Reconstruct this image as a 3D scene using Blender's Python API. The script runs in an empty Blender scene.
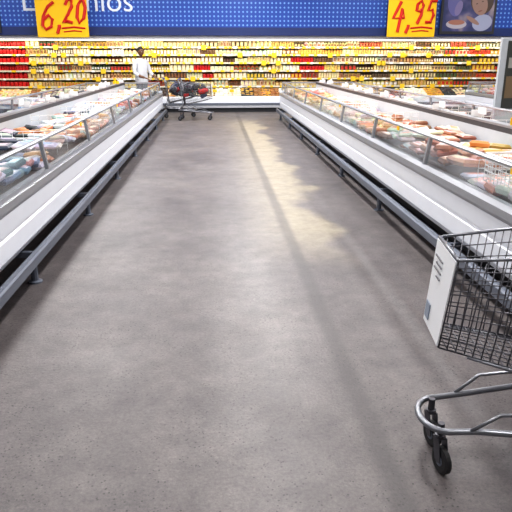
import bpy, math, random
from mathutils import Vector, Matrix
R = random.Random(7)
S = bpy.context.scene
S.view_settings.view_transform = 'Standard'
try: S.view_settings.look = 'Medium High Contrast'
except Exception as ex: print('look', ex)

# ---------------------------------------------------------------- materials
def newmat(name):
    m = bpy.data.materials.new(name); m.use_nodes = True
    return m, m.node_tree.nodes, m.node_tree.links, m.node_tree.nodes['Principled BSDF']
def pmat(name, col, rough=0.5, metal=0.0, emis=None, estr=0.0, noise=0.06, nscale=8.0):
    m, N, L, b = newmat(name)
    b.inputs['Roughness'].default_value = rough
    b.inputs['Metallic'].default_value = metal
    tc = N.new('ShaderNodeTexCoord'); nz = N.new('ShaderNodeTexNoise'); nz.inputs['Scale'].default_value = nscale
    L.new(tc.outputs['Object'], nz.inputs['Vector'])
    mx = N.new('ShaderNodeMix'); mx.data_type = 'RGBA'
    mx.inputs['A'].default_value = (*[max(0, c*(1-noise)) for c in col], 1)
    mx.inputs['B'].default_value = (*[min(1, c*(1+noise)) for c in col], 1)
    L.new(nz.outputs['Fac'], mx.inputs['Factor']); L.new(mx.outputs['Result'], b.inputs['Base Color'])
    if emis:
        b.inputs['Emission Color'].default_value = (*emis, 1); b.inputs['Emission Strength'].default_value = estr
    return m
def vmat(name, rough=0.35):
    m, N, L, b = newmat(name)
    a = N.new('ShaderNodeAttribute'); a.attribute_name = 'Col'
    L.new(a.outputs['Color'], b.inputs['Base Color']); b.inputs['Roughness'].default_value = rough
    return m
def glassmat(name):
    m, N, L, b = newmat(name)
    N.remove(b); out = N['Material Output']
    t = N.new('ShaderNodeBsdfTransparent'); t.inputs['Color'].default_value = (0.78, 0.82, 0.83, 1)
    g = N.new('ShaderNodeBsdfGlossy'); g.inputs['Roughness'].default_value = 0.08
    g.inputs['Color'].default_value = (0.85, 0.87, 0.9, 1)
    f = N.new('ShaderNodeLayerWeight'); f.inputs['Blend'].default_value = 0.5
    pw = N.new('ShaderNodeMath'); pw.operation = 'POWER'; pw.inputs[1].default_value = 4.0
    mr = N.new('ShaderNodeMapRange'); mr.inputs['To Min'].default_value = 0.06; mr.inputs['To Max'].default_value = 0.6
    mx = N.new('ShaderNodeMixShader')
    hz = N.new('ShaderNodeBsdfDiffuse'); hz.inputs['Color'].default_value = (0.8, 0.82, 0.84, 1)
    m2 = N.new('ShaderNodeMixShader'); tc = N.new('ShaderNodeTexCoord'); nz = N.new('ShaderNodeTexNoise'); nz.inputs['Scale'].default_value = 1.2
    L.new(tc.outputs['Object'], nz.inputs['Vector'])
    m3 = N.new('ShaderNodeMapRange'); m3.inputs['From Min'].default_value = 0.35; m3.inputs['From Max'].default_value = 0.7
    m3.inputs['To Min'].default_value = 0.03; m3.inputs['To Max'].default_value = 0.22
    L.new(nz.outputs['Fac'], m3.inputs['Value']); L.new(m3.outputs[0], m2.inputs[0])
    L.new(f.outputs['Facing'], pw.inputs[0]); L.new(pw.outputs[0], mr.inputs['Value']); L.new(mr.outputs[0], mx.inputs[0])
    L.new(t.outputs[0], m2.inputs[1]); L.new(hz.outputs[0], m2.inputs[2])
    L.new(m2.outputs[0], mx.inputs[1]); L.new(g.outputs[0], mx.inputs[2])
    L.new(mx.outputs[0], out.inputs['Surface'])
    return m

M = dict(
    white=pmat('white_enamel', (0.80, 0.83, 0.90), 0.3, noise=0.03),
    inner=pmat('inner_liner', (0.5, 0.54, 0.58), 0.4),
    alu=pmat('brushed_aluminium', (0.36, 0.37, 0.40), 0.38, 0.6),
    steel=pmat('galvanised_steel', (0.16, 0.18, 0.225), 0.42, 0.4),
    dark=pmat('dark_plinth', (0.03, 0.032, 0.038), 0.6),
    grille=pmat('air_grille', (0.05, 0.052, 0.06), 0.5),
    black=pmat('black_rubber', (0.02, 0.02, 0.022), 0.55),
    wire=pmat('zinc_wire', (0.17, 0.17, 0.19), 0.35, 0.7),
    fork=pmat('caster_steel', (0.1, 0.1, 0.115), 0.4, 0.6),
    tube=pmat('cart_tube', (0.27, 0.28, 0.31), 0.3, 0.8),
    wwire=pmat('white_wire', (0.85, 0.85, 0.85), 0.4),
    prod=vmat('packaging', 0.4),
    glass=glassmat('freezer_glass'),
    yellow=pmat('yellow_card', (0.90, 0.55, 0.003), 0.6),
    ytag=pmat('yellow_tag', (0.74, 0.50, 0.02), 0.6),
    red=pmat('red_ink', (0.6, 0.02, 0.01), 0.6),
    handle=pmat('blue_handle', (0.03, 0.07, 0.3), 0.4),
    wall=pmat('wall_paint', (0.5, 0.5, 0.5), 0.8),
    ceil=pmat('ceiling_paint', (0.42, 0.42, 0.45), 0.9),
    lampm=pmat('lamp_diffuser', (0.9, 0.9, 0.9), 0.5, 0, (1, 0.97, 0.94), 4.0),
    tubelamp=pmat('shelf_light', (0.9, 0.9, 0.9), 0.5, 0, (1, 0.93, 0.78), 2.2),
    cream=pmat('shelf_back', (0.42, 0.33, 0.18), 0.6),
    shelf=pmat('shelf_enamel', (0.6, 0.56, 0.46), 0.5),
    navy=pmat('navy_panel', (0.012, 0.03, 0.14), 0.5),
    letter=pmat('white_letters', (0.7, 0.76, 0.86), 0.5),
)

# ---------------------------------------------------------------- mesh builder
class MB:
    def __init__(s): s.v=[]; s.f=[]; s.c=[]; s.m=[]
    def face(s, idx, col=(1,1,1), m=0): s.f.append(idx); s.c.append(col); s.m.append(m)
    def box(s, a, b, col=(1,1,1), m=0, M4=None):
        x0,y0,z0=a; x1,y1,z1=b; n=len(s.v)
        P=[(x0,y0,z0),(x1,y0,z0),(x1,y1,z0),(x0,y1,z0),(x0,y0,z1),(x1,y0,z1),(x1,y1,z1),(x0,y1,z1)]
        if M4: P=[tuple(M4@Vector(p)) for p in P]
        s.v+=P
        for q in ((3,2,1,0),(4,5,6,7),(0,1,5,4),(1,2,6,5),(2,3,7,6),(3,0,4,7)):
            s.face([n+i for i in q],col,m)
    def bag(s, M4, w, d, h, col, lab, m=0):
        n=len(s.v); P=[]
        for (k,z) in ((0.86,0),(1.0,h*0.5),(0.8,h*0.93),(0.55,h)):
            P+=[(-w/2*k,-d/2*k,z),(w/2*k,-d/2*k,z),(w/2*k,d/2*k,z),(-w/2*k,d/2*k,z)]
        s.v+=[tuple(M4@Vector(p)) for p in P]
        s.face([n+3,n+2,n+1,n],col,m)
        for r in range(3):
            for i in range(4):
                j=(i+1)%4
                c=col if r<2 else tuple(0.6*a+0.4*b for a,b in zip(col,lab))
                s.face([n+4*r+i,n+4*r+j,n+4*r+4+j,n+4*r+4+i],c,m)
        s.face([n+12,n+13,n+14,n+15],lab,m)
    def prism(s, prof, y0, y1, col=(1,1,1), m=0):
        n=len(s.v); k=len(prof)
        s.v+=[(x,y0,z) for x,z in prof]+[(x,y1,z) for x,z in prof]
        for i in range(k):
            j=(i+1)%k; s.face([n+i,n+j,n+k+j,n+k+i],col,m)
        s.face([n+i for i in range(k)][::-1],col,m); s.face([n+k+i for i in range(k)],col,m)
    def tube(s, pts, r, n=8, col=(1,1,1), m=0, closed=False):
        pts=[Vector(p) for p in pts]; k=len(pts); base=len(s.v)
        for i,p in enumerate(pts):
            if closed: t=pts[(i+1)%k]-pts[i-1]
            else: t=pts[min(i+1,k-1)]-pts[max(i-1,0)]
            t.normalize()
            up=Vector((0,0,1)) if abs(t.z)<0.9 else Vector((0,1,0))
            a=t.cross(up).normalized(); b=a.cross(t).normalized()
            rr=r[i] if isinstance(r,(list,tuple)) else r
            for j in range(n):
                w=2*math.pi*j/n
                s.v.append(tuple(p+a*math.cos(w)*rr+b*math.sin(w)*rr))
        for i in range(k if closed else k-1):
            i2=(i+1)%k
            for j in range(n):
                j2=(j+1)%n
                s.face([base+i*n+j,base+i*n+j2,base+i2*n+j2,base+i2*n+j],col,m)
        if not closed:
            s.face([base+j for j in range(n)][::-1],col,m); s.face([base+(k-1)*n+j for j in range(n)],col,m)
    def lathe(s, c, prof, axis='z', n=16, col=(1,1,1), m=0):
        base=len(s.v); c=Vector(c)
        for (r,h) in prof:
            for j in range(n):
                w=2*math.pi*j/n; a,b=r*math.cos(w),r*math.sin(w)
                o={'z':(a,b,h),'y':(a,h,b),'x':(h,a,b)}[axis]
                s.v.append(tuple(c+Vector(o)))
        for i in range(len(prof)-1):
            for j in range(n):
                j2=(j+1)%n
                s.face([base+i*n+j,base+i*n+j2,base+(i+1)*n+j2,base+(i+1)*n+j],col,m)
        s.face([base+j for j in range(n)][::-1],col,m); s.face([base+(len(prof)-1)*n+j for j in range(n)],col,m)
    def obj(s, name, mats, parent=None, smooth=False, loc=(0,0,0), bevel=0):
        me=bpy.data.meshes.new(name); me.from_pydata(s.v,[],s.f)
        for m in mats: me.materials.append(m)
        me.polygons.foreach_set('material_index', s.m)
        ca=me.color_attributes.new('Col','FLOAT_COLOR','CORNER')
        buf=[]
        for f,c in zip(s.f,s.c): buf += [c[0],c[1],c[2],1.0]*len(f)
        ca.data.foreach_set('color',buf)
        if smooth: me.polygons.foreach_set('use_smooth',[True]*len(s.f))
        me.update()
        o=bpy.data.objects.new(name,me); S.collection.objects.link(o); o.location=loc
        if parent: o.parent=parent
        if bevel:
            bv=o.modifiers.new('bevel','BEVEL'); bv.width=bevel; bv.segments=2; bv.limit_method='ANGLE'
        return o
def empty(name, loc=(0,0,0), rz=0):
    e=bpy.data.objects.new(name,None); S.collection.objects.link(e); e.location=loc; e.rotation_euler=(0,0,rz)
    e.empty_display_size=0.2
    return e
def T(x,y,z,rx=0,ry=0,rz=0):
    return Matrix.Translation((x,y,z))@Matrix.Rotation(rz,4,'Z')@Matrix.Rotation(ry,4,'Y')@Matrix.Rotation(rx,4,'X')
def text(name, body, size, loc, mat, parent, ext=0.01, rz=0, shear=0, sx=1.0, bold=0.0):
    cu=bpy.data.curves.new(name,'FONT'); cu.body=body; cu.size=size; cu.extrude=ext; cu.shear=shear; cu.offset=bold
    cu.materials.append(mat)
    o=bpy.data.objects.new(name,cu); S.collection.objects.link(o)
    o.location=loc; o.rotation_euler=(math.pi/2,0,rz); o.scale=(sx,1,1); o.parent=parent
    return o

# ---------------------------------------------------------------- room
def floor_mat():
    m,N,L,b=newmat('polished_concrete')
    tc=N.new('ShaderNodeTexCoord')
    def noise(sc,det=4,rough=0.6,vec=None):
        n=N.new('ShaderNodeTexNoise'); n.inputs['Scale'].default_value=sc; n.inputs['Detail'].default_value=det
        n.inputs['Roughness'].default_value=rough; L.new(vec or tc.outputs['Object'],n.inputs['Vector']); return n.outputs['Fac']
    def ramp(src,a,b_,ca,cb):
        r=N.new('ShaderNodeValToRGB'); r.color_ramp.elements[0].position=a; r.color_ramp.elements[1].position=b_
        r.color_ramp.elements[0].color=(*ca,1); r.color_ramp.elements[1].color=(*cb,1); L.new(src,r.inputs[0]); return r.outputs[0]
    def math_(op,a,b2=None,c=None):
        n=N.new('ShaderNodeMath'); n.operation=op
        for i,x in enumerate((a,b2,c)):
            if x is None: continue
            if isinstance(x,(int,float)): n.inputs[i].default_value=x
            else: L.new(x,n.inputs[i])
        return n.outputs[0]
    def sstep(v,a,b_,t0=0,t1=1):
        r=N.new('ShaderNodeMapRange'); r.interpolation_type='SMOOTHSTEP'
        r.inputs['From Min'].default_value=a; r.inputs['From Max'].default_value=b_
        r.inputs['To Min'].default_value=t0; r.inputs['To Max'].default_value=t1
        L.new(v,r.inputs['Value']); return r.outputs[0]
    def mix(t,f,a,b2):
        n=N.new('ShaderNodeMix'); n.data_type='RGBA'; n.blend_type=t
        if isinstance(f,(int,float)): n.inputs['Factor'].default_value=f
        else: L.new(f,n.inputs['Factor'])
        for k,x in (('A',a),('B',b2)):
            if isinstance(x,tuple): n.inputs[k].default_value=(*x,1)
            else: L.new(x,n.inputs[k])
        return n.outputs['Result']
    base=ramp(noise(0.9,7,0.7),0.33,0.67,(0.108,0.096,0.098),(0.195,0.176,0.170))
    mid=ramp(noise(6,9,0.8),0.3,0.7,(0.64,0.64,0.67),(1.22,1.21,1.2))
    c=mix('MULTIPLY',1.0,base,mid)
    fine=ramp(noise(70,6,0.85),0.32,0.68,(0.58,0.58,0.62),(1.25,1.25,1.24))
    c=mix('MULTIPLY',1.0,c,fine)
    mp=N.new('ShaderNodeMapping'); mp.inputs['Scale'].default_value=(3.0,0.6,1); L.new(tc.outputs['Object'],mp.inputs[0])
    sc=ramp(noise(1.4,6,0.65,mp.outputs[0]),0.35,0.65,(0.93,0.93,0.94),(1.05,1.05,1.04))
    c=mix('MULTIPLY',1.0,c,sc)
    vo=N.new('ShaderNodeTexVoronoi'); vo.inputs['Scale'].default_value=48; L.new(tc.outputs['Object'],vo.inputs['Vector'])
    pit=math_('LESS_THAN',vo.outputs['Distance'],0.2)
    pit=math_('MULTIPLY',pit,math_('GREATER_THAN',noise(3.1,5,0.7),0.49))
    c=mix('MIX',math_('MULTIPLY',pit,0.7),c,(0.025,0.024,0.024))
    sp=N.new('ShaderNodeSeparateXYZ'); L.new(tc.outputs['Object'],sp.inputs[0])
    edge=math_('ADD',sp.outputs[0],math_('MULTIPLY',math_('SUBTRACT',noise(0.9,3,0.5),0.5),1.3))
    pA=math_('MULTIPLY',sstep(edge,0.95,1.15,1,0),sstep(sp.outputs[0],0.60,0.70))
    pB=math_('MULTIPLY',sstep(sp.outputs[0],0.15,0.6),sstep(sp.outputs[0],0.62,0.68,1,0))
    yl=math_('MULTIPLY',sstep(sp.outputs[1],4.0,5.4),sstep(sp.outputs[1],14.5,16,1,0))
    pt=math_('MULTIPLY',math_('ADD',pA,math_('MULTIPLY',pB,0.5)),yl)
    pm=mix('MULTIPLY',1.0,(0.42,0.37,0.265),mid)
    c=mix('MIX',math_('MULTIPLY',pt,0.66),c,pm)  # warm light reflections painted into the concrete colour as pale yellowish bands
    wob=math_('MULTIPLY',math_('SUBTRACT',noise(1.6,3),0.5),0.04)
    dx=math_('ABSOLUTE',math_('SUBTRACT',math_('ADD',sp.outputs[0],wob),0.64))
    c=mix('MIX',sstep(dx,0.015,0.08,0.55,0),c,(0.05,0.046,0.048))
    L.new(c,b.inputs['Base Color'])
    rr=N.new('ShaderNodeMapRange'); rr.inputs['To Min'].default_value=0.30; rr.inputs['To Max'].default_value=0.56
    L.new(noise(2.5,6),rr.inputs['Value']); L.new(rr.outputs[0],b.inputs['Roughness'])
    bp=N.new('ShaderNodeBump'); bp.inputs['Strength'].default_value=0.15; bp.inputs['Distance'].default_value=0.01
    L.new(noise(60,4),bp.inputs['Height']); L.new(bp.outputs[0],b.inputs['Normal'])
    return m
XL,XR,YB,YF,H=-12,14,19.3,-4,5.2
def slab(name,a,b,mat):
    mb=MB(); mb.box(a,b); return mb.obj(name,[mat])
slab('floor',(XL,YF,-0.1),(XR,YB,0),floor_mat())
slab('ceiling',(XL,YF,H),(XR,YB,H+0.1),M['ceil'])
slab('wall_back',(XL,YB,0),(XR,YB+0.15,H),M['wall'])
slab('wall_front',(XL,YF-0.15,0),(XR,YF,H),M['wall'])
slab('wall_left',(XL-0.15,YF,0),(XL,YB,H),M['wall'])
slab('wall_right',(XR,YF,0),(XR+0.15,YB,H),M['wall'])

for ly,k_ in ((0.5,0.45),(4.5,0.85),(8.5,1.05),(12.0,1.15),(15.2,0.95)):
    for lx in (-6.5,-2.2,0.9,4.6,9.0):
        e=empty('ceiling_lamp',(lx,ly,4.4))
        mb=MB(); mb.prism([(-0.2,0),(-0.28,0.06),(-0.1,0.12),(0.1,0.12),(0.28,0.06),(0.2,0)],-0.9,0.9)
        mb.tube([(0,-0.6,0.1),(0,-0.6,0.8)],0.008,6); mb.tube([(0,0.6,0.1),(0,0.6,0.8)],0.008,6)
        mb.obj('housing',[M['white']],e)
        mb=MB(); mb.box((-0.18,-0.88,-0.012),(0.18,0.88,-0.001)); mb.obj('diffuser',[M['lampm']],e)
        ld=bpy.data.lights.new('tube_light','AREA'); ld.shape='RECTANGLE'; ld.size=0.4; ld.size_y=1.8
        ld.energy=(125 if abs(lx-0.9)<.1 else 84)*k_; ld.color=(1,0.98,0.965)
        lo=bpy.data.objects.new('tube_light',ld); S.collection.objects.link(lo); lo.parent=e; lo.location=(0,0,-0.03)

# ---------------------------------------------------------------- freezer islands
PAL_L=[((0.65,0.68,0.72),(0.25,0.35,0.55)),((0.6,0.25,0.10),(0.75,0.6,0.4)),((0.2,0.28,0.42),(0.75,0.77,0.8)),((0.5,0.07,0.05),(0.8,0.6,0.5)),
       ((0.75,0.72,0.70),(0.6,0.2,0.16)),((0.4,0.43,0.48),(0.7,0.7,0.7)),((0.62,0.42,0.28),(0.4,0.1,0.05)),((0.05,0.06,0.08),(0.45,0.45,0.5)),((0.72,0.72,0.72),(0.6,0.6,0.58)),((0.65,0.32,0.24),(0.78,0.7,0.64))]
PAL_R=[((0.68,0.24,0.16),(0.8,0.62,0.5)),((0.7,0.46,0.25),(0.62,0.18,0.08)),((0.72,0.6,0.48),(0.62,0.25,0.15)),((0.48,0.05,0.035),(0.78,0.45,0.35)),
       ((0.78,0.75,0.7),(0.58,0.2,0.14)),((0.6,0.35,0.1),(0.78,0.68,0.5)),((0.4,0.16,0.08),(0.78,0.6,0.5)),((0.76,0.7,0.64),(0.78,0.55,0.45)),((0.7,0.36,0.28),(0.8,0.77,0.74))]
def jit(c,a=0.08): return tuple(min(1,max(0.01,x*(1+R.uniform(-a,a)))) for x in c)
def island(ox, sgn, pal, y0=0.2, y1=15.9):
    e=empty('freezer_island',(ox,0,0))
    def X(v): return v*sgn
    W=1.95
    def pr(mb,prof,a,b,m=0):
        p=[(X(x),z) for x,z in prof]; mb.prism(p,a,b,m=m)
    body=MB()
    for (fx,d) in ((0.0,1),(W,-1)):
        pr(body,[(fx+d*0.03,0.25),(fx,0.30),(fx+d*0.0,0.42),(fx+d*0.012,0.43),(fx+d*0.012,0.445),(fx,0.455),(fx-d*0.01,0.575),(fx+d*0.07,0.60),(fx+d*0.09,0.25)],y0,y1)
    pr(body,[(0.05,0.25),(W-0.05,0.25),(W-0.05,0.32),(0.05,0.32)],y0+0.01,y1-0.01)
    for yy in (y0,y1):
        d=1 if yy==y0 else -1
        body.box((min(X(0.0),X(W)),min(yy,yy+d*0.07),0.25),(max(X(0.0),X(W)),max(yy,yy+d*0.07),0.70))
    body.obj('body_panels',[M['white']],e)
    pl=MB()
    pr(pl,[(0.3,0),(W-0.3,0),(W-0.3,0.26),(0.3,0.26)],y0+0.2,y1-0.2)
    pl.obj('plinth',[M['dark']],e)
    wl=MB()
    pr(wl,[(0.07,0.32),(W-0.07,0.32),(W-0.07,0.5),(0.07,0.5)],y0+0.05,y1-0.05)
    pr(wl,[(0.90,0.5),(1.05,0.5),(1.02,0.85),(0.93,0.85)],y0+0.05,y1-0.05)
    wl.obj('liner',[M['inner']],e)
    al=MB()
    for (fx,d) in ((0.0,1),(W,-1)):
        pr(al,[(fx-d*0.012,0.578),(fx-d*0.02,0.60),(fx-d*0.015,0.645),(fx+d*0.03,0.66),(fx+d*0.09,0.655),(fx+d*0.09,0.60)],y0-0.01,y1+0.01)
        pr(al,[(fx+d*0.055,0.875),(fx+d*0.05,0.89),(fx+d*0.06,0.90),(fx+d*0.085,0.90),(fx+d*0.093,0.89),(fx+d*0.09,0.875)],y0-0.01,y1+0.01)
        yy=4.87-1.72*2
        while yy<y1-0.1:
            if yy>y0:
                pr(al,[(fx+d*0.022,0.65),(fx+d*0.058,0.885),(fx+d*0.085,0.885),(fx+d*0.05,0.65)],yy-0.02,yy+0.02)
            yy+=1.72
        for yy in (y0,y1-0.04):
            pr(al,[(fx+d*0.022,0.65),(fx+d*0.058,0.885),(fx+d*0.085,0.885),(fx+d*0.05,0.65)],yy,yy+0.04)
    for yy in (y0,y1-0.04):
        a,b=sorted((X(0.06),X(W-0.06))); al.box((a,yy,0.875),(b,yy+0.04,0.91)); al.box((a,yy,0.655),(b,yy+0.04,0.70))
    pr(al,[(0.925,0.90),(0.925,0.92),(1.025,0.92),(1.025,0.90)],y0,y1)
    al.obj('aluminium_trim',[M['alu']],e)
    gr=MB()
    pr(gr,[(0.93,0.85),(0.93,0.90),(1.02,0.90),(1.02,0.85)],y0+0.02,y1-0.02)
    gr.obj('air_grille',[M['grille']],e)
    gl=MB()
    for (fx,d) in ((0.0,1),(W,-1)):
        n=len(gl.v)
        gl.v+=[(X(fx+d*0.036),y0,0.655),(X(fx+d*0.036),y1,0.655),(X(fx+d*0.07),y1,0.88),(X(fx+d*0.07),y0,0.88)]
        gl.face([n,n+1,n+2,n+3])
    for yy in (y0+0.02,y1-0.02):
        n=len(gl.v)
        gl.v+=[(X(0.05),yy,0.70),(X(W-0.05),yy,0.70),(X(W-0.07),yy,0.88),(X(0.07),yy,0.88)]
        gl.face([n,n+1,n+2,n+3])
    gl.obj('glass_panels',[M['glass']],e)
    bp=MB()
    for (fx,d) in ((0.0,1),(W,-1)):
        pr(bp,[(fx-d*0.085,0.165),(fx-d*0.095,0.175),(fx-d*0.095,0.235),(fx-d*0.085,0.245),(fx-d*0.05,0.245),(fx-d*0.04,0.235),(fx-d*0.04,0.175),(fx-d*0.05,0.165)],y0-0.05,y1+0.05)
        yy=3.95-1.9*2+0.1
        while yy<y1:
            if yy>y0:
                bp.tube([(X(fx-d*0.02),yy,0.012),(X(fx-d*0.02),yy,0.20)],0.026,10)
                bp.lathe((X(fx-d*0.02),yy,0),[(0.05,0),(0.05,0.01),(0.03,0.016)],n=14)
                a,b=sorted((X(fx-d*0.045),X(fx+d*0.32))); bp.box((a,yy-0.018,0.185),(b,yy+0.018,0.225))
            yy+=1.9
    bp.obj('bumper_rail',[M['steel']],e)
    pk=MB()
    for (wa,wb) in ((0.11,0.89),(1.06,1.84)):
        y=y0+0.18; sec_end=y
        while y<y1-0.2:
            if y>=sec_end:
                sec_end=y+R.uniform(0.35,0.85); pA=R.choice(pal); pB=R.choice(pal)
                hh=R.uniform(0.68,0.77); sy=R.uniform(0.11,0.16); sx=R.choice((0.13,0.156,0.195)); ht=R.uniform(0.035,0.06)
            n=int((wb-wa)/sx+.01)
            for i in range(n):
                col,lab=(pA if i<n/2 else pB)
                if R.random()<0.12: col,lab=R.choice(pal)
                cx=wa+(i+0.5)*(wb-wa)/n+R.uniform(-.01,.01)
                z=hh-ht+R.uniform(-0.02,0.02)
                m4=T(X(cx),y+R.uniform(-.01,.01),z,R.uniform(-.15,.15),R.uniform(-.15,.15),R.uniform(-.15,.15))
                pk.bag(m4,sx*0.95,sy*0.98,ht,jit(col,.2),jit(lab,.2))
                if R.random()<0.22:
                    m4=T(X(cx)+R.uniform(-.03,.03),y,z+ht*0.9,R.uniform(-.25,.25),R.uniform(-.25,.25),R.uniform(-1,1))
                    pk.bag(m4,sx*0.85,sy*0.9,ht,jit(col,.2),jit(lab,.2))
            y+=sy
        a,b=sorted((X(wa),X(wb))); pk.box((a,y0+0.1,0.5),(b,y1-0.1,0.62),(0.12,0.09,0.08))
    pk.obj('frozen_food_packages',[M['prod']],e)
    ww=MB()
    yy=y0+0.9
    while yy<y1-0.3:
        for (wa,wb) in ((0.10,0.90),(1.05,1.85)):
            if R.random()<0.6:
                for z in (0.72,0.78,0.84):
                    ww.tube([(X(wa),yy,z),(X(wb),yy,z)],0.0035,5)
                for k in range(9):
                    xx=wa+(wb-wa)*k/8; ww.tube([(X(xx),yy,0.58),(X(xx),yy,0.84)],0.0028,5)
        yy+=R.uniform(1.0,1.9)
    for by in (3.35,8.6):
        c=[(0.14,by),(0.60,by),(0.60,by+0.62),(0.14,by+0.62)]
        for z in (0.70,0.735,0.77,0.805,0.84,0.885):
            ww.tube([(X(x),y,z) for x,y in c],0.004 if z<0.86 else 0.008,5,closed=True)
        for i in range(4):
            p,q=c[i],c[(i+1)%4]
            for k in range(12):
                f=k/12; x=p[0]+(q[0]-p[0])*f; y=p[1]+(q[1]-p[1])*f
                ww.tube([(X(x),y,0.70),(X(x),y,0.885)],0.0035,4)
    ww.obj('wire_dividers',[M['wwire']],e)
    tg=MB(); yy=y0+0.5
    while yy<y1-0.3:
        if R.random()<0.8:
            mm=0 if R.random()<0.75 else 1
            xx=R.choice((0.93,1.02))
            tg.tube([(X(xx),yy,0.92),(X(xx),yy,0.96)],0.004,5,m=0)
            tg.box((X(xx)-0.005,yy-0.09,0.955),(X(xx)+0.005,yy+0.09,1.02),m=mm)
            tg.box((X(xx)-0.07,yy+0.10,0.925),(X(xx)+0.07,yy+0.106,0.99),m=mm)
        yy+=R.uniform(0.45,0.9)
    yy=y0+0.6
    while yy<y1:
        tg.box((X(0.045)-0.003,yy,0.845),(X(0.045)+0.003,yy+0.07,0.88),m=1); yy+=R.uniform(1.4,3)
    tg.obj('price_cards',[M['wwire'],M['yellow']],e)
    return e
island(-1.30,-1,PAL_L)
island(1.70,1,PAL_R)
island(-5.6,-1,PAL_L)
island(6.6,1,PAL_R)

# ---------------------------------------------------------------- back refrigerated display
def display_case():
    e=empty('refrigerated_display_case',(0,17.8,0))
    xa,xb=-11.5,13.5
    b=MB()
    def prx(mb,prof,a,c,m=0):
        n=len(mb.v); k=len(prof)
        mb.v+=[(a,y,z) for y,z in prof]+[(c,y,z) for y,z in prof]
        for i in range(k):
            j=(i+1)%k; mb.face([n+i,n+j,n+k+j,n+k+i],m=m)
        mb.face([n+i for i in range(k)],m=m); mb.face([n+k+i for i in range(k)][::-1],m=m)
    prx(b,[(0.02,0.12),(0,0.16),(0,0.40),(0.03,0.44),(0.07,0.44),(0.07,0.36),(0.95,0.5),(0.95,0.12)],xa,xb)
    x=xa
    while x<=xb+0.01:
        b.box((x-0.015,0.75,0.4),(x+0.015,1.2,2.05)); x+=2.5
    b.box((xa,1.15,0.1),(xb,1.25,2.6))
    b.obj('cabinet',[M['white']],e)
    pl=MB(); pl.box((xa,0.1,0),(xb,1.2,0.12)); pl.obj('plinth',[M['dark']],e)
    bk=MB(); bk.box((xa,1.10,0.45),(xb,1.149,2.0)); bk.obj('back_panel',[M['cream']],e)
    bm=MB(); bm.box((xa,-0.03,0.2),(xb,-0.001,0.26)); bm.obj('bumper',[M['steel']],e)
    zs=[0.70,0.92,1.14,1.36,1.58,1.79]
    sh=MB()
    for z in zs:
        sh.box((xa,0.62,z-0.02),(xb,1.12,z))
        sh.box((xa,0.60,z-0.035),(xb,0.62,z+0.01))
    sh.obj('shelves',[M['shelf']],e)
    cn=MB(); prx(cn,[(0.25,1.98),(0.22,2.0),(0.22,2.08),(1.2,2.08),(1.2,1.98)],xa,xb); cn.obj('canopy',[M['white']],e)
    lt=MB(); lt.box((xa,0.24,1.955),(xb,0.30,1.979)); lt.obj('canopy_light_tube',[M['tubelamp']],e)
    x=xa+1.25
    while x<xb:
        ld=bpy.data.lights.new('canopy_light','AREA'); ld.shape='RECTANGLE'; ld.size=2.4; ld.size_y=0.12; ld.energy=13; ld.color=(1,0.88,0.66)
        lo=bpy.data.objects.new('canopy_light',ld); S.collection.objects.link(lo); lo.parent=e; lo.location=(x,0.27,1.94); lo.rotation_euler=(math.radians(38),0,0)
        x+=2.5
    pk=MB()
    cream=[(0.75,0.56,0.24),(0.8,0.72,0.46),(0.68,0.45,0.1),(0.76,0.72,0.58),(0.25,0.11,0.045),(0.5,0.32,0.14),(0.76,0.64,0.33),(0.78,0.67,0.38),(0.12,0.07,0.04)]
    reds=[(0.5,0.006,0.005),(0.42,0.01,0.008),(0.55,0.015,0.01),(0.5,0.008,0.008)]
    mixc=[(0.5,0.15,0.05),(0.8,0.7,0.55),(0.5,0.03,0.02),(0.15,0.08,0.04),(0.65,0.45,0.05),(0.08,0.12,0.05)]
    for zi,z in enumerate(zs):
        x=xa+0.05; run=x
        while x<xb-0.1:
            isred = x<-5.35 or (2.2<x<2.7 and zi in (2,3)) or (-0.6<x<-0.2 and zi in(1,2))
            if x>=run:
                run=x+R.uniform(0.25,0.7)
                if x<-5.35: run=min(run,-5.34)
                pal=reds if isred else (mixc if (x>6.6 or R.random()<0.16) else cream)
                col=R.choice(pal); lab=R.choice(pal+[(0.8,0.8,0.75)]*(0 if isred and R.random()<.7 else 1)); w=R.uniform(0.07,0.13); h=R.uniform(0.12,0.17); kind=R.random()
            c=jit(col,.2)
            if kind<0.35:
                pk.lathe((x+w/2,0.72,z),[(w*.46,0),(w*.48,h*.3),(w*.48,h*.75),(w*.25,h*.88),(w*.25,h)],n=8,col=c)
                pk.box((x+w*.2,0.72-w*.5,z+h*.25),(x+w*.8,0.72-w*.47,z+h*.6),jit(lab))
            else:
                pk.bag(T(x+w/2,0.68,z+h/2,math.pi/2,0,R.uniform(-.1,.1))@Matrix.Translation((0,0,-0.03)),w*.92,h,0.06,c,jit(lab))
            pk.box((x,0.76,z),(x+w*.96,1.05,z+h*.9),tuple(q*.7 for q in c))
            x+=w
    x=xa+0.1; run=x
    pal2=[(0.8,0.76,0.62),(0.05,0.04,0.04),(0.6,0.35,0.06),(0.75,0.66,0.45),(0.3,0.14,0.05),(0.8,0.75,0.6),(0.04,0.05,0.06)]
    while x<xb-0.15:
        if x>=run: run=x+R.uniform(0.15,0.45); col=R.choice(pal2); lab=R.choice(pal2)
        for j in range(4):
            y=0.14+j*0.13
            pk.bag(T(x,y,0.42+j*0.045+R.uniform(-.01,.02),0.25+R.uniform(-.15,.15),R.uniform(-.2,.2),R.uniform(-.4,.4)),0.13,0.13,0.07,jit(col,.2),jit(lab,.2))
        x+=0.125
    pk.obj('chilled_products',[M['prod']],e)
    tg=MB()
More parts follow.
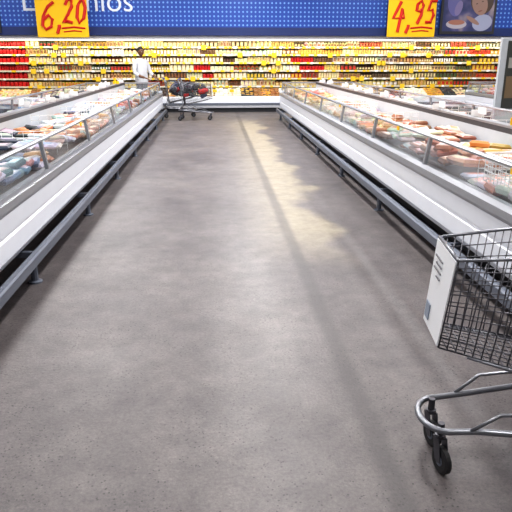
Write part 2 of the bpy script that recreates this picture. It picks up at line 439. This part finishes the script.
    for z in zs:
        x=xa+0.1; yy=0.595
        while x<xb-0.2:
            w=R.uniform(0.06,0.12)
            if x>-5.35 or R.random()<0.25:
                tg.box((x,yy-0.003,z-0.04),(x+w,yy,z+0.012),m=0 if R.random()<0.75 else 1)
                if R.random()<0.09: tg.box((x-0.02,yy-0.02,z-0.08),(x+0.12,yy-0.016,z+0.05),m=0)
            x+=w+R.choice((0.03,0.08,0.16,0.2))
    x=xa+0.3
    while x<xb:
        if R.random()<0.6: tg.box((x,0.2,0.55),(x+0.12,0.204,0.63),m=0)
        x+=R.uniform(0.4,0.9)
    tg.obj('price_tags',[M['ytag'],M['wwire']],e)
    return e
display_case()

# ---------------------------------------------------------------- blue banner
def dots_mat():
    m,N,L,b=newmat('blue_dotted_banner')
    tc=N.new('ShaderNodeTexCoord'); sp=N.new('ShaderNodeSeparateXYZ'); L.new(tc.outputs['Object'],sp.inputs[0])
    def mt(op,a,c=None):
        n=N.new('ShaderNodeMath'); n.operation=op
        for i,x in enumerate((a,c)):
            if x is None: continue
            if isinstance(x,(int,float)): n.inputs[i].default_value=x
            else: L.new(x,n.inputs[i])
        return n.outputs[0]
    fx=mt('SUBTRACT',mt('FRACT',mt('DIVIDE',sp.outputs[0],0.115)),0.5)
    fz=mt('SUBTRACT',mt('FRACT',mt('DIVIDE',sp.outputs[2],0.115)),0.5)
    d=mt('SQRT',mt('ADD',mt('MULTIPLY',fx,fx),mt('MULTIPLY',fz,fz)))
    k=mt('LESS_THAN',d,0.22)
    mx=N.new('ShaderNodeMix'); mx.data_type='RGBA'; L.new(k,mx.inputs['Factor'])
    mx.inputs['A'].default_value=(0.014,0.065,0.36,1); mx.inputs['B'].default_value=(0.15,0.33,0.74,1)
    L.new(mx.outputs['Result'],b.inputs['Base Color']); b.inputs['Roughness'].default_value=0.5
    return m
e=empty('store_banner',(0,17.9,0))
mb=MB(); mb.box((XL+0.1,0,2.30),(XR-0.1,0.1,4.1)); mb.obj('dotted_panel',[dots_mat()],e)
mb=MB(); mb.box((XL+0.1,-0.015,2.085),(XR-0.1,0.1,2.30)); mb.obj('navy_strip',[M['navy']],e)
text('lettering','Latic\u00ednios',0.80,(-5.15,-0.01,2.70),M['letter'],e,0.012,bold=-0.004)
for (x,w,p) in ((-6.3,1.15,'a'),(7.25,1.6,'b')):
    pe=empty('framed_food_poster' if p=='a' else 'framed_portrait_poster',(x,17.86,2.72))
    fr=MB(); fr.box((-w/2,-0.02,-0.58),(w/2,0.02,0.75)); fr.obj('frame',[M['dark']],pe)
    m,N,L,b=newmat('poster_print_'+p)
    tc=N.new('ShaderNodeTexCoord'); nz=N.new('ShaderNodeTexNoise'); nz.inputs['Scale'].default_value=2.2; L.new(tc.outputs['Object'],nz.inputs['Vector'])
    rp=N.new('ShaderNodeValToRGB'); cr=rp.color_ramp
    cols=[(0.03,0.02,0.015),(0.3,0.1,0.02),(0.7,0.5,0.2)] if p=='a' else [(0.03,0.04,0.13),(0.08,0.08,0.20),(0.3,0.25,0.28)]
    cr.elements[0].position=0.42; cr.elements[0].color=(*cols[0],1); cr.elements[1].position=0.70; cr.elements[1].color=(*cols[2],1)
    q=cr.elements.new(0.55); q.color=(*cols[1],1)
    L.new(nz.outputs['Fac'],rp.inputs[0]); L.new(rp.outputs[0],b.inputs['Base Color'])
    pr_=MB(); pr_.box((-w/2+.07,-0.026,-0.51),(w/2-.07,-0.0201,0.68)); pr_.obj('print',[m],pe)
    if p=='b':
        hd=MB()
        def disc(cx,cz,rx,rz,col,y,rot=0):
            n=len(hd.v); k=24
            for j in range(k):
                a,b_=rx*math.cos(2*math.pi*j/k),rz*math.sin(2*math.pi*j/k)
                hd.v.append((cx+a*math.cos(rot)-b_*math.sin(rot),y,cz+a*math.sin(rot)+b_*math.cos(rot)))
            hd.face([n+j for j in range(k)],col)
        # child leaning over a bowl, cropped print
        disc(0.36,0.30,0.33,0.36,(0.07,0.045,0.035),-0.0275,0.3); disc(0.30,0.22,0.22,0.31,(0.30,0.19,0.155),-0.029,0.35)
        disc(0.42,-0.28,0.29,0.22,(0.33,0.36,0.5),-0.028,0.2); disc(0.14,-0.22,0.22,0.06,(0.30,0.19,0.155),-0.030,-0.5)
        disc(0.215,0.22,0.03,0.014,(0.1,0.06,0.05),-0.031,0.3); disc(0.375,0.28,0.03,0.014,(0.1,0.06,0.05),-0.031,0.3)
        disc(0.33,0.03,0.06,0.016,(0.22,0.08,0.07),-0.031,0.3)
        disc(-0.33,-0.32,0.30,0.12,(0.42,0.4,0.46),-0.028); disc(-0.33,-0.27,0.24,0.07,(0.35,0.16,0.12),-0.029)
        disc(-0.42,0.2,0.20,0.32,(0.12,0.12,0.32),-0.028,0.2); disc(-0.30,0.1,0.10,0.2,(0.2,0.17,0.34),-0.029,-0.3)
        hd.obj('printed_figures',[M['prod']],pe)
def price_sign(x,z,digits):
    e=empty('price_sign',(x,17.62,z))
    mb=MB(); mb.box((-0.68,-0.012,-0.5),(0.68,0.012,0.56)); mb.obj('card',[M['yellow']],e,bevel=0.004)
    mb=MB()
    for sx in (-0.55,0.55): mb.tube([(sx,0,0.55),(sx,0,2.65)],0.006,5)
    mb.obj('hanging_cords',[M['steel']],e)
    G={'6':[(.8,.95),(.45,.8),(.15,.45),(.1,.15),(.35,0),(.7,.1),(.75,.35),(.5,.5),(.2,.35)],
       '4':[(.45,1),(.05,.4),(.8,.42),(.6,.75),(.5,-.1)],
       '2':[(.1,.75),(.3,.98),(.65,.95),(.7,.7),(.4,.35),(.05,.02),(.4,.08),(.85,.02)],
       '0':[(.45,1),(.12,.7),(.1,.25),(.35,0),(.7,.2),(.78,.65),(.55,.97),(.45,1)],
       '9':[(.75,.75),(.5,.98),(.18,.8),(.2,.55),(.5,.5),(.75,.78),(.7,.35),(.45,-.02)],
       '5':[(.85,.97),(.3,.95),(.2,.55),(.55,.6),(.78,.35),(.6,.05),(.1,.05)],
       ',':[(.4,.12),(.45,.0),(.15,-.32)]}
    mb=MB(); cx=-0.58
    for i,ch in enumerate(digits):
        w,h,zo=(0.40,0.72,-0.30) if i==0 else ((0.14,0.5,-0.24) if ch==',' else (0.30,0.60,-0.14))
        pts=[(cx+px*w+pz*0.08,-0.014,zo+pz*h) for px,pz in G[ch]]
        mb.tube(pts,0.045,6); cx+=w*1.0+0.03
    mb.tube([(-0.02,-0.014,-0.27),(0.3,-0.014,-0.24),(0.6,-0.014,-0.27)],0.024,5)
    mb.tube([(0.02,-0.014,-0.36),(0.3,-0.014,-0.33),(0.5,-0.014,-0.35)],0.018,5)
    mb.obj('handwritten_price',[M['red']],e)
price_sign(-4.02,2.52,'6,20'); price_sign(5.55,2.55,'4,95')

# ---------------------------------------------------------------- stand at right
e=empty('advertising_stand',(4.17,8.6,0),math.radians(20))
mb=MB(); mb.box((-0.27,-0.18,0),(0.27,0.18,0.04)); mb.box((-0.21,-0.02,0.04),(0.21,0.02,1.76)); mb.obj('panel',[M['inner']],e,bevel=0.006)
mb=MB(); mb.box((-0.10,-0.027,0.80),(0.17,-0.0215,1.72),(0.05,0.055,0.05)); mb.box((-0.07,-0.031,0.95),(0.14,-0.028,1.25),(0.2,0.14,0.08)); mb.box((-0.06,-0.031,1.36),(0.13,-0.028,1.5),(0.35,0.35,0.32))
mb.obj('printed_poster',[M['prod']],e)

# ---------------------------------------------------------------- shopping carts
def cart(loc, rz, goods=False, caster=-70):
    e=empty('shopping_cart',(loc[0],loc[1],0),rz)
    FT=[(0.01,-0.14,.86),(0.01,0.14,.86)]; FB=[(-0.02,-.12,.53),(-0.02,.12,.53)]
    RT=[(.74,-.25,.93),(.74,.25,.93)]; RB=[(.68,-.2,.37),(.68,.2,.37)]
    V=Vector; w=MB()
    def grid(a,b,c,d,nu,nv,r=0.0024):
        a,b,c,d=map(V,(a,b,c,d))
        for i in range(nu+1):
            f=i/nu; w.tube([a.lerp(b,f),d.lerp(c,f)],r,5)
        for j in range(nv+1):
            f=j/nv; w.tube([a.lerp(d,f),b.lerp(c,f)],r if 0<j<nv else r*1.5,5)
    for s in (0,1):
        grid(FB[s],RB[s],RT[s],FT[s],24,8)
    grid(FB[0],FB[1],FT[1],FT[0],9,8)
    grid(RB[0],RB[1],RT[1],RT[0],12,7)
    grid(FB[0],RB[0],RB[1],FB[1],22,8)
    grid((.60,-.2,.68),(.60,.2,.68),(.52,.22,.90),(.52,-.22,.90),10,4)
    w.obj('basket_wires',[M['wire']],e,smooth=True)
    t=MB()
    t.tube([FT[0],RT[0]],0.006,8); t.tube([FT[1],RT[1]],0.006,8); t.tube([FT[0],FT[1]],0.007,8)
    t.tube([RT[0],RT[1]],0.006,8)
    def zf(u): return .185+.09*u
    fr=[(.82,-.25,zf(.82)),(.5,-.2,zf(.5)),(.15,-.13,zf(.15))]
    arc=[(.05-.09*math.sin(a),-.12*math.cos(a),zf(0)) for a in [math.pi*k/10 for k in range(11)]]
    back=[(.15,.13,zf(.15)),(.5,.2,zf(.5)),(.82,.25,zf(.82))]
    t.tube(fr+arc+back,0.0125,10)
    for s in (-1,1):
        t.tube([(.80,s*.245,zf(.8)),(.74,s*.23,.33),(.71,s*.225,.40),(.75,s*.255,.85),(.80,s*.262,.99)],0.0115,10)
        t.tube([(.70,s*.215,.365),(.40,s*.175,.425),(.08,s*.13,.50)],0.007,8)
        t.tube([(.12,s*.13,zf(.12)),(.22,s*.145,.28),(.42,s*.165,.30),(.60,s*.20,.375)],0.007,8)
    t.tube([(.42,-.185,zf(.42)),(.42,.185,zf(.42))],0.008,8); t.tube([(.6,-.21,zf(.6)),(.6,.21,zf(.6))],0.008,8)
    for k in range(-3,4): t.tube([(.42,k*.048,zf(.42)),(.8,k*.06,zf(.8))],0.004,6)
    t.tube([(.8,-.25,zf(.8)),(.8,.25,zf(.8))],0.008,8)
    t.obj('tube_frame',[M['tube']],e,smooth=True)
    h=MB(); h.tube([(.80,-.275,.995),(.80,.275,.995)],0.017,12); h.obj('handle',[M['handle']],e,smooth=True)
    for (cu,cv) in ((.03,-.085),(.03,.085),(.76,-.235),(.76,.235)):
        ce=empty('caster',(cu,cv,0),math.radians(caster if cu<.5 else 10)); ce.parent=e
        k=MB()
        k.lathe((0,0,.14),[(.02,0),(.02,.012),(.013,.014),(.013,.06)],n=12)
        for s in (-1,1):
            pts=[(-.02,.14),(.02,.14),(.042,.052),(.02,.045),(.005,.054)]
            n=len(k.v); y=s*.017
            k.v+=[(x,y-.0015,z) for x,z in pts]+[(x,y+.0015,z) for x,z in pts]
            for i in range(5):
                j=(i+1)%5; k.face([n+i,n+j,n+5+j,n+5+i])
            k.face([n+i for i in range(5)]); k.face([n+5+i for i in range(5)][::-1])
        k.box((-.02,-.017,.138),(.02,.017,.142))
        k.obj('caster_fork',[M['fork']],ce)
        k=MB(); k.lathe((.025,0,.054),[(.042,-.013),(.054,-.009),(.054,.009),(.042,.013)],axis='y',n=24); k.obj('caster_wheel',[M['black']],ce)
        k=MB(); k.lathe((.025,0,.054),[(.018,-.0148),(.022,-.013),(.022,.013),(.018,.0148)],axis='y',n=16); k.obj('wheel_hub',[M['steel']],ce)
    a=MB()
    def quad(y0,y1,z0,z1,off,col):
        def P(y,z):
            f=(z-.53)/.33; return (-.02+.03*f-off, y*(0.12+0.02*f)/.13, z)
        n=len(a.v); a.v+=[P(y0,z0),P(y1,z0),P(y1,z1),P(y0,z1)]+[tuple(V(P(y,z))+V((.004,0,0))) for y,z in ((y0,z0),(y1,z0),(y1,z1),(y0,z1))]
        for q in ((0,3,2,1),(4,5,6,7),(0,1,5,4),(1,2,6,5),(2,3,7,6),(3,0,4,7)): a.face([n+i for i in q],col)
    quad(-.13,.13,.535,.855,.008,(.88,.90,.93))
    quad(.05,.11,.56,.62,.0125,(.25,.3,.38))
    for i,(y1) in enumerate((.10,.08,.10,.05)): quad(-.0,y1,.80-i*.022,.805-i*.022,.0125,(.15,.15,.17))
    a.obj('advert_card',[M['prod']],e)
    if goods:
        g=MB()
        for i in range(22):
            u=R.uniform(.10,.6); v=R.uniform(-.1,.1); z=.54+R.uniform(0,.26)
            c=R.choice([(.5,.03,.03),(.03,.03,.04),(.04,.04,.06),(.03,.03,.03),(.3,.3,.33),(.03,.04,.09)])
            g.bag(T(u,v,z,R.uniform(-.5,.5),R.uniform(-.5,.5),R.uniform(0,3)),.18,.13,.09,c,jit(c,.4))
        g.obj('groceries',[M['prod']],e)
    return e
cart((.808,1.975),math.radians(-8))
cart((-.05,15.6),math.radians(176),True,20)
cart((-.50,16.5),math.radians(188),True,20)

# ---------------------------------------------------------------- person
def skin_mesh(name, verts, edges, radii, root, mats, parent, matfn=None, sub=2):
    me=bpy.data.meshes.new(name+'_src'); me.from_pydata(verts,edges,[])
    o=bpy.data.objects.new(name+'_src',me); S.collection.objects.link(o)
    o.modifiers.new('skin','SKIN')
    sv=me.skin_vertices[0].data
    for i,r in enumerate(radii):
        sv[i].radius=r if isinstance(r,tuple) else (r,r); sv[i].use_root=(i==root)
    sb=o.modifiers.new('sub','SUBSURF'); sb.levels=sub; sb.render_levels=sub
    dg=bpy.context.evaluated_depsgraph_get(); dg.update()
    m2=bpy.data.meshes.new_from_object(o.evaluated_get(dg)); m2.name=name
    bpy.data.objects.remove(o)
    m2.materials.clear()
    for m in mats: m2.materials.append(m)
    for p in m2.polygons:
        p.use_smooth=True; p.material_index=matfn(p.center) if matfn else 0
    n=bpy.data.objects.new(name,m2); S.collection.objects.link(n); n.parent=parent
    return n
def person():
    e=empty('store_employee',(-1.90,16.75,0),math.radians(-130))
    skin=pmat('brown_skin',(0.17,0.08,0.045),0.5); hair=pmat('black_hair',(0.015,0.012,0.01),0.6)
    shirt=pmat('white_shirt',(0.62,0.64,0.68),0.8); pants=pmat('dark_trousers',(0.03,0.035,0.06),0.8); shoe=pmat('black_shoes',(0.02,0.02,0.02),0.4)
    eye=pmat('eye_white',(0.8,0.8,0.8),0.3); lip=pmat('lips',(0.25,0.08,0.06),0.5)
    v=[(0,0,.97),(0,0,1.14),(0,.01,1.32),(0,0,1.44),(0,.01,1.53)]
    r=[(.175,.14),(.165,.135),(.19,.145),(.10,.08),.052]
    ed=[(0,1),(1,2),(2,3),(3,4)]
    def add(p,rad,par): v.append(p); r.append(rad); ed.append((par,len(v)-1)); return len(v)-1
    wr={}
    for s in (-1,1):
        a=add((s*.18,0,1.40),.072,2); b=add((s*.25,.02,1.26),.062,a); c=add((s*.28,.05,1.12),.052,b)
        d=add((s*.25,.2,1.04),.042,c); w=add((s*.19,.33,1.0),.028,d); wr[s]=Vector(v[w])
        h=add((s*.09,0,.88),(.09,.09),0); k0=add((s*.10,.01,.68),.078,h); k=add((s*.10,.02,.48),.062,k0); cc=add((s*.10,0,.3),.055,k); an=add((s*.10,-.01,.09),.042,cc)
        add((s*.115,.08,.045),.042,an); add((s*.125,.17,.035),.035,len(v)-1)
    def mf(c):
        if c.z<.10: return 3
        if c.z<.90 and abs(c.y)<.16: return 2
        if c.z>1.485: return 0
        if c.y>.20 and c.z<1.12: return 0
        return 1
    skin_mesh('body',v,ed,r,0,[skin,shirt,pants,shoe],e,mf)
    mb=MB(); k=20
    n=len(mb.v)
    for z,q in ((.86,.19),(1.0,.18)):
        for j in range(k): mb.v.append((q*math.cos(2*math.pi*j/k),q*.8*math.sin(2*math.pi*j/k),z))
    for j in range(k): mb.face([n+j,n+(j+1)%k,n+k+(j+1)%k,n+k+j])
    mb.tube([(.065*math.cos(2*math.pi*j/16),.06*math.sin(2*math.pi*j/16),1.475+.012*math.sin(-2*math.pi*j/16)) for j in range(16)],.013,6,closed=True)
    mb.obj('coat_hem_and_collar',[shirt],e,smooth=True)
    def ell(mb,c,rad,nu=20,nv=14,fn=None):
        n=len(mb.v); c=Vector(c)
        for i in range(nv+1):
            th=math.pi*i/nv
            for j in range(nu):
                ph=2*math.pi*j/nu
                p=Vector((math.sin(th)*math.cos(ph),math.sin(th)*math.sin(ph),math.cos(th)))
                if fn: p=fn(p)
                mb.v.append(tuple(c+Vector((p.x*rad[0],p.y*rad[1],p.z*rad[2]))))
        for i in range(nv):
            for j in range(nu):
                j2=(j+1)%nu; mb.face([n+i*nu+j,n+(i+1)*nu+j,n+(i+1)*nu+j2,n+i*nu+j2])
    def hs(p):
        if p.z<0: t=-p.z; p=Vector((p.x*(1-.32*t),p.y*(1-.15*t)+.12*t,p.z))
        return p
    h=MB(); ell(h,(0,.02,1.645),(.077,.097,.118),fn=hs)
    h.tube([(0,.112,1.665),(0,.128,1.635),(0,.132,1.618),(0,.112,1.61)],[.008,.012,.016,.01],8)
    for s in (-1,1): ell(h,(s*.079,.01,1.64),(.010,.02,.032),8,8)
    h.obj('head',[skin],e,smooth=True)
    ey=MB()
    for s in (-1,1): ell(ey,(s*.030,.103,1.652),(.013,.009,.008),10,8)
    ey.obj('eyes',[eye],e,smooth=True)
    pu=MB()
    for s in (-1,1):
        ell(pu,(s*.030,.111,1.652),(.006,.004,.006),8,6); pu.tube([(s*.015,.113,1.672),(s*.032,.112,1.677),(s*.048,.102,1.671)],.004,5)
    pu.obj('pupils_and_brows',[hair],e,smooth=True)
    mo=MB(); mo.tube([(-.024,.108,1.585),(0,.116,1.587),(.024,.108,1.585)],[.003,.007,.003],6); mo.obj('mouth',[lip],e,smooth=True)
    hm=MB()
    def hf(p):
        if p.y>.1 and p.z<.42: p=Vector((p.x*.8,min(p.y,.45),p.z))
        if p.z<-.35: p=Vector((p.x*.85,p.y*.8,-.35))
        return p
    ell(hm,(0,.008,1.662),(.087,.104,.115),fn=hf); hm.obj('hair',[hair],e,smooth=True)
    for s in (-1,1):
        w=wr[s]; d=Vector((-s*.25,.9,-.25)).normalized(); side=Vector((s,0.2,0)).normalized(); dn=Vector((0,.1,-1))
        V2=[tuple(w-d*.01),tuple(w+d*.04),tuple(w+d*.085)]; E2=[(0,1),(1,2)]; R2=[(.024,.018),(.034,.015),(.036,.013)]
        for i,(off,ln) in enumerate(((-.028,.062),(-.010,.075),(.010,.07),(.028,.055))):
            b0=w+d*.085+side*off; c=len(V2)
            V2+= [tuple(b0+d*.005),tuple(b0+d*ln*.5+dn*.008),tuple(b0+d*ln*.8+dn*.03),tuple(b0+d*ln*.9+dn*.05)]
            R2+= [.009,.0085,.008,.007]; E2+=[(2,c),(c,c+1),(c+1,c+2),(c+2,c+3)]
        c=len(V2); b0=w+d*.03-side*.03
        V2+=[tuple(b0),tuple(b0+d*.03-side*.022+dn*.01),tuple(b0+d*.055-side*.026+dn*.025)]; R2+=[.012,.010,.008]; E2+=[(1,c),(c,c+1),(c+1,c+2)]
        skin_mesh('hand',V2,E2,R2,1,[skin],e,sub=1)
person()

# ---------------------------------------------------------------- camera
f=600.0; p=math.radians(18.3); yaw=math.radians(3.9)
cd=bpy.data.cameras.new('camera'); cd.sensor_width=36; cd.lens=36*f/512; cd.clip_end=100
co=bpy.data.objects.new('camera',cd); S.collection.objects.link(co)
co.location=(0,0,1.5); co.rotation_euler=(math.pi/2-p,0,-yaw)
S.camera=co
w=bpy.data.worlds.new('world'); S.world=w; w.use_nodes=True
w.node_tree.nodes['Background'].inputs[0].default_value=(0.8,0.85,1,1); w.node_tree.nodes['Background'].inputs[1].default_value=0.3
